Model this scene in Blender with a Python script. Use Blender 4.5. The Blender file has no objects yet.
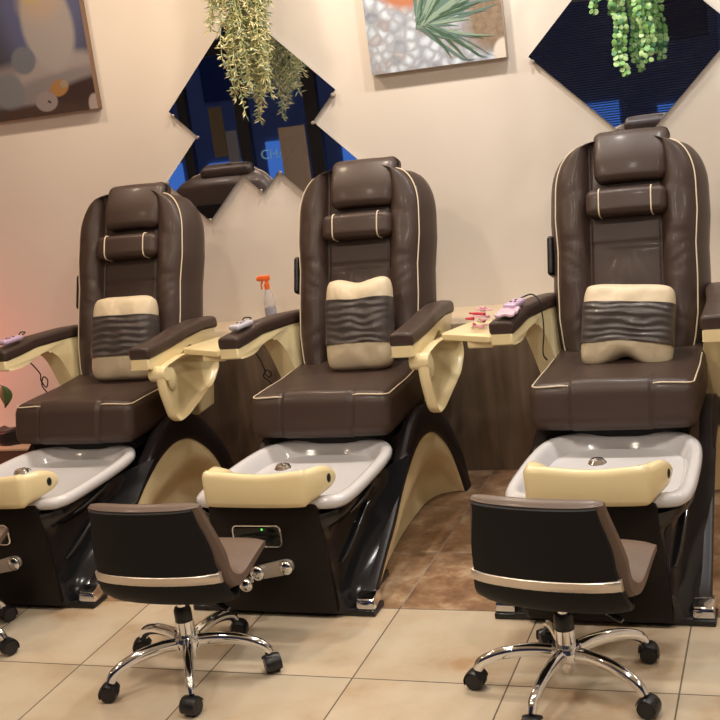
import bpy, bmesh, math, random
from mathutils import Vector, Matrix, noise
random.seed(7)
C = bpy.context.scene.collection
PI = math.pi

# ------------------------------------------------------------------ materials
def nodes_of(name):
    m = bpy.data.materials.new(name); m.use_nodes = True
    nt = m.node_tree; return m, nt, nt.nodes['Principled BSDF']
def mat(name, col, rough=.5, metal=0, spec=.5, coat=0, bump=0, bscale=40, bdist=.002, trans=0, ior=1.45, emit=None, estr=0, alpha=1):
    m, nt, b = nodes_of(name)
    b.inputs['Base Color'].default_value = (*col, 1); b.inputs['Roughness'].default_value = rough
    b.inputs['Metallic'].default_value = metal; b.inputs['Specular IOR Level'].default_value = spec
    b.inputs['Coat Weight'].default_value = coat; b.inputs['Coat Roughness'].default_value = .15
    b.inputs['Transmission Weight'].default_value = trans; b.inputs['IOR'].default_value = ior
    if emit: b.inputs['Emission Color'].default_value = (*emit, 1); b.inputs['Emission Strength'].default_value = estr
    if bump:
        tc = nt.nodes.new('ShaderNodeTexCoord'); n = nt.nodes.new('ShaderNodeTexNoise'); bp = nt.nodes.new('ShaderNodeBump')
        n.inputs['Scale'].default_value = bscale; n.inputs['Detail'].default_value = 4
        bp.inputs['Strength'].default_value = bump; bp.inputs['Distance'].default_value = bdist
        nt.links.new(tc.outputs['Object'], n.inputs['Vector']); nt.links.new(n.outputs['Fac'], bp.inputs['Height'])
        nt.links.new(bp.outputs['Normal'], b.inputs['Normal'])
    return m
def ramp(nt, fac, stops):
    r = nt.nodes.new('ShaderNodeValToRGB'); e = r.color_ramp.elements
    while len(e) < len(stops): e.new(.5)
    for i, (p, c) in enumerate(stops): e[i].position = p; e[i].color = (*c, 1)
    nt.links.new(fac, r.inputs['Fac']); return r.outputs['Color']
def math_n(nt, op, a, b=None):
    n = nt.nodes.new('ShaderNodeMath'); n.operation = op
    for i, v in enumerate((a, b)):
        if v is None: continue
        if isinstance(v, (int, float)): n.inputs[i].default_value = v
        else: nt.links.new(v, n.inputs[i])
    return n.outputs[0]
def mixc(nt, fac, a, b, mode='MIX'):
    n = nt.nodes.new('ShaderNodeMix'); n.data_type = 'RGBA'; n.blend_type = mode
    if isinstance(fac, (int, float)): n.inputs['Factor'].default_value = fac
    else: nt.links.new(fac, n.inputs['Factor'])
    for k, v in ((6, a), (7, b)):
        if isinstance(v, tuple): n.inputs[k].default_value = (*v, 1)
        else: nt.links.new(v, n.inputs[k])
    return n.outputs[2]

LEATHER = mat('brown_leather', (.047, .028, .022), .45, spec=.42, coat=.06, bump=.35, bscale=220, bdist=.0012)
LEATHER2 = mat('brown_leather_creased', (.062, .050, .047), .42, spec=.45, coat=.12, bump=.5, bscale=14, bdist=.01)
PIPING = mat('cream_piping', (.72, .60, .45), .5)
CREAMP = mat('cream_plastic', (.80, .67, .39), .28, coat=.25)
CREAML = mat('cream_leather', (.60, .50, .35), .45, bump=.4, bscale=16, bdist=.006)
BLACKG = mat('gloss_black_shell', (.010, .010, .012), .16, spec=.5, coat=.0)
RIMB = mat('dark_purple_rim', (.014, .010, .012), .35, spec=.35)
PANELB = mat('dark_brown_front', (.010, .007, .006), .4, spec=.3)
WHITEB = mat('white_basin_acrylic', (.62, .61, .63), .12, coat=.3)
CHROME = mat('chrome', (.85, .86, .88), .08, metal=1)
SATIN = mat('satin_metal', (.62, .56, .50), .32, metal=.75)
RUBBER = mat('black_nylon', (.012, .012, .014), .35)
BLACKS = mat('black_stool_shell', (.008, .008, .009), .6, spec=.22)
TAUPE = mat('taupe_leather', (.130, .088, .068), .45, coat=.08, bump=.2, bscale=200, bdist=.001)
SCREEN = mat('control_screen', (.006, .008, .008), .1)
LED = mat('green_led', (.05, .6, .05), .4, emit=(.1, 1, .1), estr=1.5)
MIRROR = mat('mirror_silver', (.80, .84, .92), .012, metal=1)
MEDGE = mat('mirror_edge', (.02, .03, .03), .3)
CORD = mat('black_cord', (.012, .011, .012), .5)

# wall paint with faint mottling
def wall_mat():
    m, nt, b = nodes_of('wall_paint'); tc = nt.nodes.new('ShaderNodeTexCoord'); n = nt.nodes.new('ShaderNodeTexNoise')
    n.inputs['Scale'].default_value = 1.3; n.inputs['Detail'].default_value = 3
    nt.links.new(tc.outputs['Object'], n.inputs['Vector'])
    nt.links.new(ramp(nt, n.outputs['Fac'], [(.3, (.665, .603, .540)), (.7, (.71, .648, .585))]), b.inputs['Base Color'])
    b.inputs['Roughness'].default_value = 1.1
    return m
WALL = wall_mat()
CEIL = mat('ceiling_paint', (.75, .70, .62), .8)
LEDGE = mat('ledge_laminate', (.62, .50, .36), .35)
PLINTH = mat('plinth_brown', (.13, .075, .055), .4)
def wood_mat(name, c0, c1, rough=.45):
    m, nt, b = nodes_of(name); tc = nt.nodes.new('ShaderNodeTexCoord'); mp = nt.nodes.new('ShaderNodeMapping')
    mp.inputs['Scale'].default_value = (9, 9, .8)
    n = nt.nodes.new('ShaderNodeTexNoise'); n.inputs['Scale'].default_value = 2.6; n.inputs['Detail'].default_value = 8; n.inputs['Distortion'].default_value = .6
    nt.links.new(tc.outputs['Object'], mp.inputs['Vector']); nt.links.new(mp.outputs['Vector'], n.inputs['Vector'])
    nt.links.new(ramp(nt, n.outputs['Fac'], [(.3, c0), (.72, c1)]), b.inputs['Base Color']); b.inputs['Roughness'].default_value = rough
    return m
WOOD = wood_mat('ledge_front_wood', (.135, .098, .070), (.23, .165, .118))
TX0, TY0, TS = -2.158, 2.889, .45
def floor_mat():
    m, nt, b = nodes_of('floor_tiles'); tc = nt.nodes.new('ShaderNodeTexCoord'); sp = nt.nodes.new('ShaderNodeSeparateXYZ')
    nt.links.new(tc.outputs['Object'], sp.inputs[0])
    u = math_n(nt, 'DIVIDE', math_n(nt, 'SUBTRACT', sp.outputs['X'], TX0), TS)
    v = math_n(nt, 'DIVIDE', math_n(nt, 'SUBTRACT', sp.outputs['Y'], TY0), TS)
    fu, fv = math_n(nt, 'FRACT', u), math_n(nt, 'FRACT', v)
    iu, iv = math_n(nt, 'FLOOR', u), math_n(nt, 'FLOOR', v)
    def edge(f): return math_n(nt, 'MINIMUM', f, math_n(nt, 'SUBTRACT', 1.0, f))
    e = math_n(nt, 'MINIMUM', edge(fu), edge(fv))
    g = math_n(nt, 'LESS_THAN', e, .0052)
    cmb = nt.nodes.new('ShaderNodeCombineXYZ'); nt.links.new(iu, cmb.inputs[0]); nt.links.new(iv, cmb.inputs[1])
    wn = nt.nodes.new('ShaderNodeTexWhiteNoise'); nt.links.new(cmb.outputs[0], wn.inputs['Vector'])
    n1 = nt.nodes.new('ShaderNodeTexNoise'); n1.inputs['Scale'].default_value = 3.6; n1.inputs['Detail'].default_value = 6; n1.inputs['Roughness'].default_value = .62
    off = nt.nodes.new('ShaderNodeVectorMath'); off.operation = 'MULTIPLY_ADD'
    nt.links.new(wn.outputs['Color'], off.inputs[0]); off.inputs[1].default_value = (9, 9, 9); nt.links.new(tc.outputs['Object'], off.inputs[2])
    nt.links.new(off.outputs[0], n1.inputs['Vector'])
    # brown stained tiles: rows at the back
    back = math_n(nt, 'GREATER_THAN', iv, .5)
    light = ramp(nt, n1.outputs['Fac'], [(.42, (.60, .51, .385)), (.58, (.56, .445, .315)), (.70, (.46, .30, .17))])
    n2 = nt.nodes.new('ShaderNodeTexNoise'); n2.inputs['Scale'].default_value = 7; n2.inputs['Detail'].default_value = 9; n2.inputs['Roughness'].default_value = .7
    nt.links.new(off.outputs[0], n2.inputs['Vector'])
    dark = ramp(nt, n2.outputs['Fac'], [(.34, (.15, .078, .042)), (.5, (.30, .178, .102)), (.64, (.50, .36, .235))])
    col = mixc(nt, back, light, dark)
    jit = math_n(nt, 'ADD', math_n(nt, 'MULTIPLY', wn.outputs['Value'], .14), .92)
    hsv = nt.nodes.new('ShaderNodeHueSaturation'); nt.links.new(col, hsv.inputs['Color']); nt.links.new(jit, hsv.inputs['Value'])
    col = mixc(nt, g, hsv.outputs[0], mixc(nt, math_n(nt, 'GREATER_THAN', v, 1.05), (.13, .095, .07), (.30, .24, .185)))
    nt.links.new(col, b.inputs['Base Color'])
    nt.links.new(math_n(nt, 'ADD', math_n(nt, 'MULTIPLY', g, .4), .30), b.inputs['Roughness'])
    bp = nt.nodes.new('ShaderNodeBump'); bp.inputs['Distance'].default_value = .003; bp.inputs['Strength'].default_value = .35
    h = math_n(nt, 'SUBTRACT', math_n(nt, 'MULTIPLY', n2.outputs['Fac'], .3), g)
    nt.links.new(h, bp.inputs['Height']); nt.links.new(bp.outputs[0], b.inputs['Normal'])
    return m
FLOOR = floor_mat()

# ------------------------------------------------------------------ mesh helpers
def obj(name, bm, m, parent=None, smooth=True, angle=40, loc=None, mats=None):
    bmesh.ops.recalc_face_normals(bm, faces=bm.faces[:])
    me = bpy.data.meshes.new(name); bm.to_mesh(me); bm.free()
    for x in (mats or [m]): me.materials.append(x)
    if smooth:
        me.polygons.foreach_set('use_smooth', [True]*len(me.polygons))
        if angle: me.set_sharp_from_angle(angle=math.radians(angle))
    o = bpy.data.objects.new(name, me); C.objects.link(o)
    if parent: o.parent = parent
    if loc: o.location = loc
    return o
def empty(name, label, cat, loc=(0, 0, 0), rz=0, group=None):
    o = bpy.data.objects.new(name, None); C.objects.link(o); o.location = loc; o.rotation_euler = (0, 0, rz)
    o.empty_display_size = .05
    return tag(o, label, cat, group)
def tag(o, label, cat, group=None, kind=None):
    o['label'] = label; o['category'] = cat
    if group: o['group'] = group
    if kind: o['kind'] = kind
    return o
def struct(name, bm, m, **k):
    o = obj(name, bm, m, **k)
    if not k.get('parent'): o['kind'] = 'structure'
    return o
def kids(o): return [c for c in C.objects if c.parent == o]
def dup(o, parent=None):
    c = o.copy(); C.objects.link(c)
    if parent: c.parent = parent
    for k in kids(o): dup(k, c)
    return c
def ident(p): return p
def add_rings(bm, rings, closed=True, cap=True, loop=False, mi=0):
    vr = [[bm.verts.new(p) for p in r] for r in rings]
    n = len(vr[0]); fs = []
    R = range(len(vr)) if loop else range(len(vr)-1)
    for i in R:
        a, b = vr[i], vr[(i+1) % len(vr)]
        for j in range(n if closed else n-1):
            k = (j+1) % n
            try: f = bm.faces.new((a[j], a[k], b[k], b[j])); f.material_index = mi; fs.append(f)
            except ValueError: pass
    if cap and closed and not loop:
        for r in (vr[0], vr[-1]):
            try: f = bm.faces.new(r); f.material_index = mi
            except ValueError: pass
    return vr
def loft(rings, **k):
    bm = bmesh.new(); add_rings(bm, rings, **k); return bm
def add_box(bm, x0, x1, y0, y1, z0, z1, bev=0, seg=2, mi=0, fn=ident):
    r = bmesh.ops.create_cube(bm, size=1)
    for v in r['verts']:
        v.co = Vector((x0+(v.co.x+.5)*(x1-x0), y0+(v.co.y+.5)*(y1-y0), z0+(v.co.z+.5)*(z1-z0)))
    vs = r['verts']
    fs = set(f for v in vs for f in v.link_faces)
    for f in fs: f.material_index = mi
    if bev:
        es = set(e for v in vs for e in v.link_edges)
        bmesh.ops.bevel(bm, geom=list(es), offset=bev, segments=seg, affect='EDGES', profile=.5)
    return bm
def box(*a, **k): return add_box(bmesh.new(), *a, **k)
def rpts(h, r, n):
    """1D sample positions over [-h,h], dense near the rounded ends"""
    k = 5
    a = [-h + r*(1-math.cos(PI/4*i/k)/1) if False else -h + r*i/k for i in range(k)]
    mid = [-(h-r) + 2*(h-r)*i/n for i in range(n+1)]
    return a + mid + [-x for x in reversed(a)]
def rcube(c, h, r, n=(8, 8, 8), fn=ident, bm=None):
    """rounded box: centre c, half sizes h, radius r, fn displaces final points"""
    bm = bm or bmesh.new(); c = Vector(c); S = [rpts(h[i], min(r, h[i]*.999), n[i]) for i in range(3)]
    cache = {}
    def V(p):
        key = tuple(round(x, 6) for x in p)
        if key in cache: return cache[key]
        q = Vector([max(-(h[i]-r), min(h[i]-r, p[i])) if h[i] > r else 0 for i in range(3)])
        d = Vector(p)-q
        if d.length > 1e-9: d = d.normalized()*r
        v = bm.verts.new(fn(c+q+d)); cache[key] = v; return v
    for ax in range(3):
        a, b = (ax+1) % 3, (ax+2) % 3
        for s in (-1, 1):
            for i in range(len(S[a])-1):
                for j in range(len(S[b])-1):
                    vs = []
                    for (ii, jj) in ((i, j), (i+1, j), (i+1, j+1), (i, j+1)):
                        p = [0, 0, 0]; p[ax] = s*h[ax]; p[a] = S[a][ii]; p[b] = S[b][jj]; vs.append(V(p))
                    if len(set(vs)) == 4:
                        try: bm.faces.new(vs)
                        except ValueError: pass
    return bm
def smooth_path(pts, n=8, closed=False):
    P = [Vector(p) for p in pts]; out = []; L = len(P)
    rng = range(L if closed else L-1)
    for i in rng:
        p0 = P[(i-1) % L] if (closed or i > 0) else P[0]*2-P[1]
        p1, p2 = P[i], P[(i+1) % L]
        p3 = P[(i+2) % L] if (closed or i+2 < L) else P[-1]*2-P[-2]
        for k in range(n):
            t = k/n
            out.append(.5*((2*p1)+(p2-p0)*t+(2*p0-5*p1+4*p2-p3)*t*t+(3*p1-p0-3*p2+p3)*t**3))
    if not closed: out.append(P[-1].copy())
    return out
def add_tube(bm, pts, rad, seg=8, closed=False, sq=None, up=None, mi=0):
    """sweep a circle (or ellipse sq=(a,b) factors) along pts; rad number or fn(t)"""
    P = [Vector(p) for p in pts]; n = len(P); rings = []
    T = []
    for i in range(n):
        a = P[(i-1) % n] if closed or i > 0 else P[i]; b = P[(i+1) % n] if closed or i < n-1 else P[i]
        T.append((b-a).normalized())
    N = Vector(up) if up else (Vector((0, 0, 1)) if abs(T[0].z) < .9 else Vector((1, 0, 0)))
    for i in range(n):
        t = T[i]
        N = (N if not up else Vector(up)); N = (N - t*N.dot(t)).normalized(); B = t.cross(N)
        r = rad(i/(n-1)) if callable(rad) else rad
        fa, fb = sq or (1, 1)
        rings.append([P[i]+N*math.cos(2*PI*k/seg)*r*fa+B*math.sin(2*PI*k/seg)*r*fb for k in range(seg)])
    add_rings(bm, rings, loop=closed, mi=mi); return bm
def tube(*a, **k): return add_tube(bmesh.new(), *a, **k)
def add_lathe(bm, prof, c=(0, 0, 0), seg=24, axis='Z', mi=0):
    c = Vector(c); rings = []
    for (r, z) in prof:
        r = max(r, 1e-5); ring = []
        for k in range(seg):
            a = 2*PI*k/seg; x, y = r*math.cos(a), r*math.sin(a)
            ring.append(c + (Vector((x, y, z)) if axis == 'Z' else Vector((z, x, y)) if axis == 'X' else Vector((x, z, y))))
        rings.append(ring)
    add_rings(bm, rings, mi=mi); return bm
def lathe(*a, **k): return add_lathe(bmesh.new(), *a, **k)
def add_ball(bm, c, r, u=16, v=10, sc=(1, 1, 1), mi=0):
    prof = [(r*math.sin(PI*i/v)*1.0, -r*math.cos(PI*i/v)) for i in range(v+1)]
    c = Vector(c); rings = [[c+Vector((max(p[0], 1e-5)*math.cos(2*PI*k/u)*sc[0], max(p[0], 1e-5)*math.sin(2*PI*k/u)*sc[1], p[1]*sc[2])) for k in range(u)] for p in prof]
    add_rings(bm, rings, mi=mi); return bm
def ball(*a, **k): return add_ball(bmesh.new(), *a, **k)
def add_prism(bm, poly, fn, t0, t1, mi=0, bev=0):
    """extrude polygon (list of 2D) ; fn(u,v,t)->3D"""
    a = [bm.verts.new(fn(u, v, t0)) for u, v in poly]; b = [bm.verts.new(fn(u, v, t1)) for u, v in poly]
    n = len(poly); fa = bm.faces.new(a); fb = bm.faces.new(b); side = []
    for i in range(n): side.append(bm.faces.new((a[i], a[(i+1) % n], b[(i+1) % n], b[i])))
    for f in [fa, fb]+side: f.material_index = mi
    if bev:
        es = [e for f in (fa, fb) for e in f.edges]
        bmesh.ops.bevel(bm, geom=list(set(es)), offset=bev, segments=3, affect='EDGES', profile=.5)
    return bm
def prism(*a, **k): return add_prism(bmesh.new(), *a, **k)
def rounded(poly, r, n=4):
    out = []; L = len(poly)
    for i in range(L):
        p, a, b = Vector(poly[i]), Vector(poly[i-1]), Vector(poly[(i+1) % L])
        ra = min(r, (a-p).length*.45, (b-p).length*.45)
        s, e = p+(a-p).normalized()*ra, p+(b-p).normalized()*ra
        for k in range(n+1):
            t = k/n; out.append(tuple((1-t)**2*s+2*t*(1-t)*p+t*t*e))
    return out
def lerp(a, b, t): return a+(b-a)*t
def interp(tab, x):
    if x <= tab[0][0]: return tab[0][1]
    for (a, p), (b, q) in zip(tab, tab[1:]):
        if x <= b:
            t = (x-a)/(b-a); t = t*t*(3-2*t); return lerp(p, q, t)
    return tab[-1][1]
def linterp(tab, x):
    if x <= tab[0][0]: return tab[0][1]
    for (a, p), (b, q) in zip(tab, tab[1:]):
        if x <= b: return lerp(p, q, (x-a)/(b-a))
    return tab[-1][1]

# ------------------------------------------------------------------ the room
XL, XR, YF, YB, ZC = -6.6, 2.6, -1.6, 5.0, 2.75
HC, KW = 3.59*.45, 5.0/4.93
struct('floor', box(XL-.1, XR+.1, YF-.1, YB+.1, -.08, 0), FLOOR, smooth=False)
struct('ceiling', box(XL-.1, XR+.1, YF-.1, YB+.1, ZC, ZC+.08), CEIL, smooth=False)
struct('wall_back', box(XL-.1, XR+.1, YB, YB+.1, 0, ZC), WALL, smooth=False)
struct('wall_left', box(XL-.1, XL, YF, YB, 0, ZC), WALL, smooth=False)
struct('wall_right', box(XR, XR+.1, YF, YB, 0, ZC), WALL, smooth=False)
LX = -2.93
bm = box(LX, XR, 4.66, YB, .0, .612); struct('wall_ledge', bm, WOOD, smooth=False)
struct('trim_1', box(LX-.005, XR, 4.652, YB, .612, .634, bev=.003), LEDGE)
struct('trim_2', box(XL, LX, 4.66, YB, .0, .135), PLINTH, smooth=False)
struct('trim_3', box(XL, LX, 4.655, YB, .135, .147, bev=.002), LEDGE)

# shop front behind the camera (seen in the mirrors)
FRAME = mat('dark_window_frame', (.012, .012, .016), .3)
GLASS = mat('window_glass', (.9, .95, 1), .0, trans=1, ior=1.08)
bm = bmesh.new()
for x0, x1 in ((XL, -6.45), (-6.08, -5.98), (-5.43, -5.30), (-4.66, -4.52), (-3.75, -3.4), (-2.55, -2.42), (-.62, -.45), (1.2, 1.35), (2.5, XR)):
    add_box(bm, x0, x1, YF-.06, YF+.02, .0, ZC)
add_box(bm, XL, XR, YF-.06, YF+.02, 2.12, 2.26); add_box(bm, XL, XR, YF-.06, YF+.02, 0, .28)
add_box(bm, XL, XR, YF-.06, YF+.02, 2.62, ZC)
struct('window_1', bm, FRAME, smooth=False)
struct('window_2', box(XL, XR, YF-.035, YF-.03, .28, 2.62), GLASS, smooth=False)
# blinds in the window
bm = bmesh.new()
for i in range(52):
    z = .92+i*.023
    vs = [bm.verts.new(p) for p in ((-2.4, YF+.06, z), (-.64, YF+.06, z), (-.64, YF+.075, z+.011), (-2.4, YF+.075, z+.011))]
    bm.faces.new(vs)
    vs = [bm.verts.new(p) for p in ((-2.4, YF+.06, z-.0008), (-.64, YF+.06, z-.0008), (-.64, YF+.075, z+.0102), (-2.4, YF+.075, z+.0102))]
    bm.faces.new(vs)
add_box(bm, -2.41, -.63, YF+.05, YF+.09, 2.11, 2.15)
for x in (-2.2, -1.5, -.85): add_box(bm, x, x+.004, YF+.066, YF+.068, .9, 2.12)
tag(obj('window_blind', bm, mat('blind_slats', (.035, .035, .042), .5), smooth=False), 'dark slatted blind in shop window, reflected in right mirror', 'blind')
bm = box(-5.72, -5.57, YF+.025, YF+.04, 1.10, 1.61)
tag(obj('notice_board', bm, mat('board_brown', (.11, .085, .05), .6), smooth=False), 'small brown board on the window, reflected in large left mirror', 'board')
bm = box(-4.97, -4.68, YF+.025, YF+.045, .45, 1.32, bev=.004); add_box(bm, -4.92, -4.73, YF+.045, YF+.052, .5, 1.22, bev=.003)
tag(obj('window_poster', bm, mat('poster_beige', (.34, .27, .21), .6), smooth=False), 'beige framed panel at the window, reflected in large left mirror', 'poster')
bm = box(-5.565, -5.44, YF+.025, YF+.035, .6, 1.35)
tag(obj('window_sheet', bm, mat('sheet_grey', (.16, .17, .21), .6), smooth=False), 'grey paper sheet on the window, reflected in large left mirror', 'paper sheet')
# writing on the glass
cu = bpy.data.curves.new('window_lettering', 'FONT'); cu.body = 'CHA'; cu.size = .14; cu.extrude = .001
lt = bpy.data.objects.new('window_lettering', cu); C.objects.link(lt)
lt.location = (-4.93-.03, YF-.045, 1.02); lt.rotation_euler = (PI/2, 0, 0); lt.location.x = -5.24
cu.materials.append(mat('letter_blue', (.35, .6, .75), .5, emit=(.25, .55, .8), estr=.25))
bpy.context.view_layer.update(); me = bpy.data.meshes.new_from_object(lt.evaluated_get(bpy.context.evaluated_depsgraph_get())); l2 = bpy.data.objects.new('window_lettering', me); l2.matrix_world = lt.matrix_world.copy(); bpy.data.objects.remove(lt); l2.name = 'window_lettering'; C.objects.link(l2); lt = l2
tag(lt, 'pale blue lettering on window glass, reflected in large left mirror', 'lettering')
# outside
bm = box(-14, 9, -14, YF-.1, -.12, -.06); struct('ground_street', bm, mat('asphalt_dusk', (.05, .05, .06), .6), smooth=False)
FAC = mat('facade_dusk', (.34, .38, .50), .7)
SHOP = mat('lit_shop_glass', (.02, .05, .2), .3, emit=(.10, .28, .85), estr=.55)
e = empty('shop_building', 'dark building across the street with blue lit ground floor', 'building', (-3, -9, 0))
obj('wall', box(-11, 12, -.8, 0, -.06, 5.5), FAC, e, smooth=False)
wr = random.Random(9)
for i in range(18):
    x = -10.5+i*1.25+wr.uniform(0, .3)
    w = obj('window', box(x, x+wr.uniform(.5, .95), 0, .04, wr.uniform(.1, .3), wr.uniform(.62, .95)), SHOP, e, smooth=False)
    if i % 2: obj('window', box(x+.1, x+.8, 0, .04, 1.7, 2.7), mat('dim_glass', (.05, .07, .16), .2), e, smooth=False)
# ------------------------------------------------------------------ pedicure chair
def build_chair():
    root = empty('pedicure_chair', '', 'pedicure spa chair', group='brown pedicure spa chairs in a row')
    # ---- seat
    sc, sh, sr = (0, .765, .503), (.272, .265, .076), .034
    def fs(p):
        x, y, z = p; X = x/.278
        top = max(0, (z-.5)/.08); t = max(0, min(1, top))
        crown = (1-X*X)*.012*t; z += crown
        fr = max(0, min(1, (.62-y)/.12))
        y -= .004*math.sin((z-.43)/.15*PI)*fr*0
        y += .030*max(0, (z-.47)/.1)*fr - .018*fr*(1-abs(X)**4)
        d = abs(x)-.135
        if d < 0:   # raised centre strap hanging over the front
            k = min(1, -d/.006)
            y -= .008*fr*k; z += .007*k*t*fr
        if abs(d) < .006: z -= .005*t*fr; y += .005*fr
        z += .012*t*max(0, (y-.8)/.2)
        z += .003*noise.noise(Vector((x*9, y*7, 1)))*t
        x *= 1-.03*max(0, (y-.75)/.25)
        return Vector((x, y, z))
    seat = obj('seat', rcube(sc, sh, sr, (60, 26, 8), fs), LEATHER, root, angle=None)
    k = sr*.7071; ex, ey, ez = sh[0]-sr+k, sc[1]-sh[1]+sr-k, sc[2]+sh[2]-sr+k
    for s in (-1, 1):
        pts = [(s*.137, ey, ez), (s*.16, ey, ez), (s*.2, ey, ez), (s*(ex-.03), ey, ez)]
        for a in range(1, 6):
            t = a/6*PI/2; r = .03; pts.append((s*(ex-r+r*math.sin(t)), ey+r-r*math.cos(t), ez))
        pts += [(s*ex, ey+.03+.04*i, ez) for i in range(0, 10)]
        pts = [fs(Vector(p)) + Vector((s*.001, -.001, .002)) for p in pts]
        obj('piping', tube(smooth_path(pts, 3), .0025, 6), PIPING, seat)
    # ---- backrest
    A = math.radians(20); U = Vector((0, math.sin(A), math.cos(A))); N = Vector((0, -math.cos(A), math.sin(A))); B0 = Vector((0, .955, .555))
    def bp(x, s, d):
        d += -.02*math.sin(max(0, min(1, s/.75))*PI)*0
        return B0+U*s+N*d+Vector((x, 0, 0))
    def hw(s):
        w = linterp([(0, .214), (.06, .228), (.15, .240), (.28, .243), (.40, .241), (.52, .249), (.64, .246)], s)
        if s > .62:
            u = min(1, (s-.62)/.162); w = .246-.095*(1-math.sqrt(max(0, 1-u*u)))
        return w
    def prof(x, w, s):
        """front depth at x"""
        puff = .010*math.cos(min(1, abs(x)/.12)*PI/2)*(.5+.5*math.cos((s-.30)*16))
        groove = 0
        for g in (.13, .41): groove -= .007*math.exp(-((s-g)/.006)**2)
        cen = puff+groove
        a = abs(x); wing = .050-.012*(abs(s-.45)/.4)
        inner = .126
        if a < inner and s < .41:
            for k in (-1.6, -.55, .5, 1.5):
                cen -= .0035*math.exp(-((x-k*(.41-s)*.35-k*.012)/.0055)**2)*max(0, 1-abs(s-.34)/.075)
        if a < inner: return cen
        t = (a-inner)/(w-inner)
        v = linterp([(0, -.008), (.07, .012), (.2, .036), (.42, .050), (.66, .047), (.85, .036), (.95, .022), (1, .012)], t)
        wr = .006*noise.noise(Vector((a*22, s*11+2, 3 if x > 0 else 9)))*math.sin(min(1, t)*PI)
        sgn = 1 if x > 0 else -1
        for g, sl, am in ((.300, .05, .0035), (.335, .07, .005), (.372, .06, .0045), (.425, .03, .003), (.13, -.05, .004), (.60, -.04, .003)):
            wr -= am*math.exp(-((s-g-sl*(t-.5)-.006*sgn-.006*math.sin(t*7+g*40+sgn))/.0085)**2)*math.sin(PI*min(1, t*1.02))**.8
        return v*wing/.05 + wr
    xs = [0, .01, .02, .03, .04, .05, .06, .07, .08, .09, .10, .112, .122, .126, .131]
    tt = [.12, .2, .3, .42, .54, .66, .76, .85, .92, .965, 1.0]
    rings = []; S = [0]+[i*.0125 for i in range(1, 50)]+[.62+.162*math.sin(PI/2*i/14) for i in range(0, 15)]
    S = sorted(set(round(s, 4) for s in S))
    for s in S:
        w = hw(s); u = max(0, (s-.62)/.162); dd = 1-.25*u*u
        half = [(x, prof(x, w, s)) for x in xs]+[(.126+(w-.126)*t, prof(.126+(w-.126)*t, w, s)) for t in tt]
        half += [(w+.012, -.006), (w+.022, -.025), (w+.036, -.06*dd), (w+.040, -.10*dd), (w+.030, -.135*dd), (w+.0, -.158*dd), (w-.05, -.172*dd), (w*.4, -.178*dd)]
        ring = [bp(x, s, d) for x, d in half]+[bp(0, s, -.178*dd)]+[bp(-x, s, d) for x, d in reversed(half[1:])]
        rings.append(ring)
    # rounded top cap
    last = rings[-1]; cen = sum(last, Vector())/len(last)
    for f, h in ((.93, .006), (.78, .013), (.5, .018)):
        rings.append([cen+(p-cen)*f+U*h for p in last])
    rings.insert(0, [cen0+(p-cen0)*.9-U*.01 for cen0 in [sum(rings[0], Vector())/len(rings[0])] for p in rings[0]])
    back = obj('backrest', loft(rings), LEATHER, root, angle=None)
    for s in (-1, 1):
        pts = []
        for q in S:
            w = hw(q); pts.append(bp(s*(w+.004), q, .010))
        # continue over the shoulder to the headrest
        e0 = pts[-1]; pts += [e0+Vector((-s*.012, 0, 0))+U*.006, e0+Vector((-s*.03, 0, 0))+U*.010]
        obj('piping', tube(pts[2:], .0026, 6), PIPING, back)
    # seams of the centre panel
    # headrest
    def fh(p):
        x, s, d = p; d += .016*(1-(x/.135)**2)*(1 if d > 0 else 0)
        if d > 0: d -= .028*max(0, (s-.70)/.1)**1.5
        return bp(x*(1+.04*(s-.7)/.1), s, d)
    obj('headrest', rcube((.026, .736, -.008), (.130, .100, .060), .028, (14, 10, 6), fh), LEATHER, root, angle=None)
    def fn(p):
        x, s, d = p; d += .012*(1-(x/.145)**2)*(1 if d > .03 else 0)
        return bp(x, s, d)
    neck = obj('neck_pillow', rcube((.010, .560, .032), (.143, .049, .034), .026, (14, 6, 4), fn), LEATHER, root, angle=None)
    for x in (-.082, .102):
        pts = []
        for i in range(25):
            a = -PI*.62+PI*1.24*i/24
            cs, cd = .560+.0500*abs(math.sin(a))**.55*(1 if math.sin(a) > 0 else -1), .032+.0355*abs(math.cos(a))**.55*(1 if math.cos(a) > 0 else -1)
            dd = .012*(1-(x/.145)**2)*(1 if cd > .03 else 0)
            pts.append(bp(x, cs, cd+dd))
        obj('piping', tube(smooth_path(pts, 2), .0025, 6), PIPING, neck)
    # dark pocket on the side of the back
    obj('side_pocket', rcube((-.286, .40, -.075), (.011, .075, .04), .013, (2, 4, 4), lambda p: bp(*p)), RUBBER, root, angle=None)
    # ---- arms
    for s in (-1, 1):
        y0 = .61 if s < 0 else .525
        def cx(y, s=s): return linterp([(.60, .366), (.8, .356), (1.0, .315), (1.16, .300)] if s < 0 else [(.52, .338), (.8, .338), (1.0, .318), (1.16, .305)], y)
        def zt(y): return linterp([(.60, .738), (.70, .740), (.82, .748), (1.0, .742), (1.16, .722)], y)
        arm_side = 'left' if s < 0 else 'right'
        def fa(p, s=s):
            x, y, z = p
            return Vector((s*(cx(y)+x), y, zt(y)+z+.006*(1-(x/.046)**2)*(1 if z > .02 else 0)))
        # pad
        rc = rcube((0, (y0+1.155)/2, .022), (.044, (1.155-y0)/2, .0225), .014, (6, 30, 3), fa)
        obj('arm_pad', rc, LEATHER, root, angle=None)
        # cream support under the pad with arch and post
        bot = [(y0-.003, .708), (y0+.015, .700), (.70, .694), (.75, .698), (.80, .712), (.85, .720), (.885, .712), (.915, .68), (.93, .63), (.94, .56), (.95, .47), (.96, .40)]
        bm = bmesh.new(); rings = []
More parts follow.
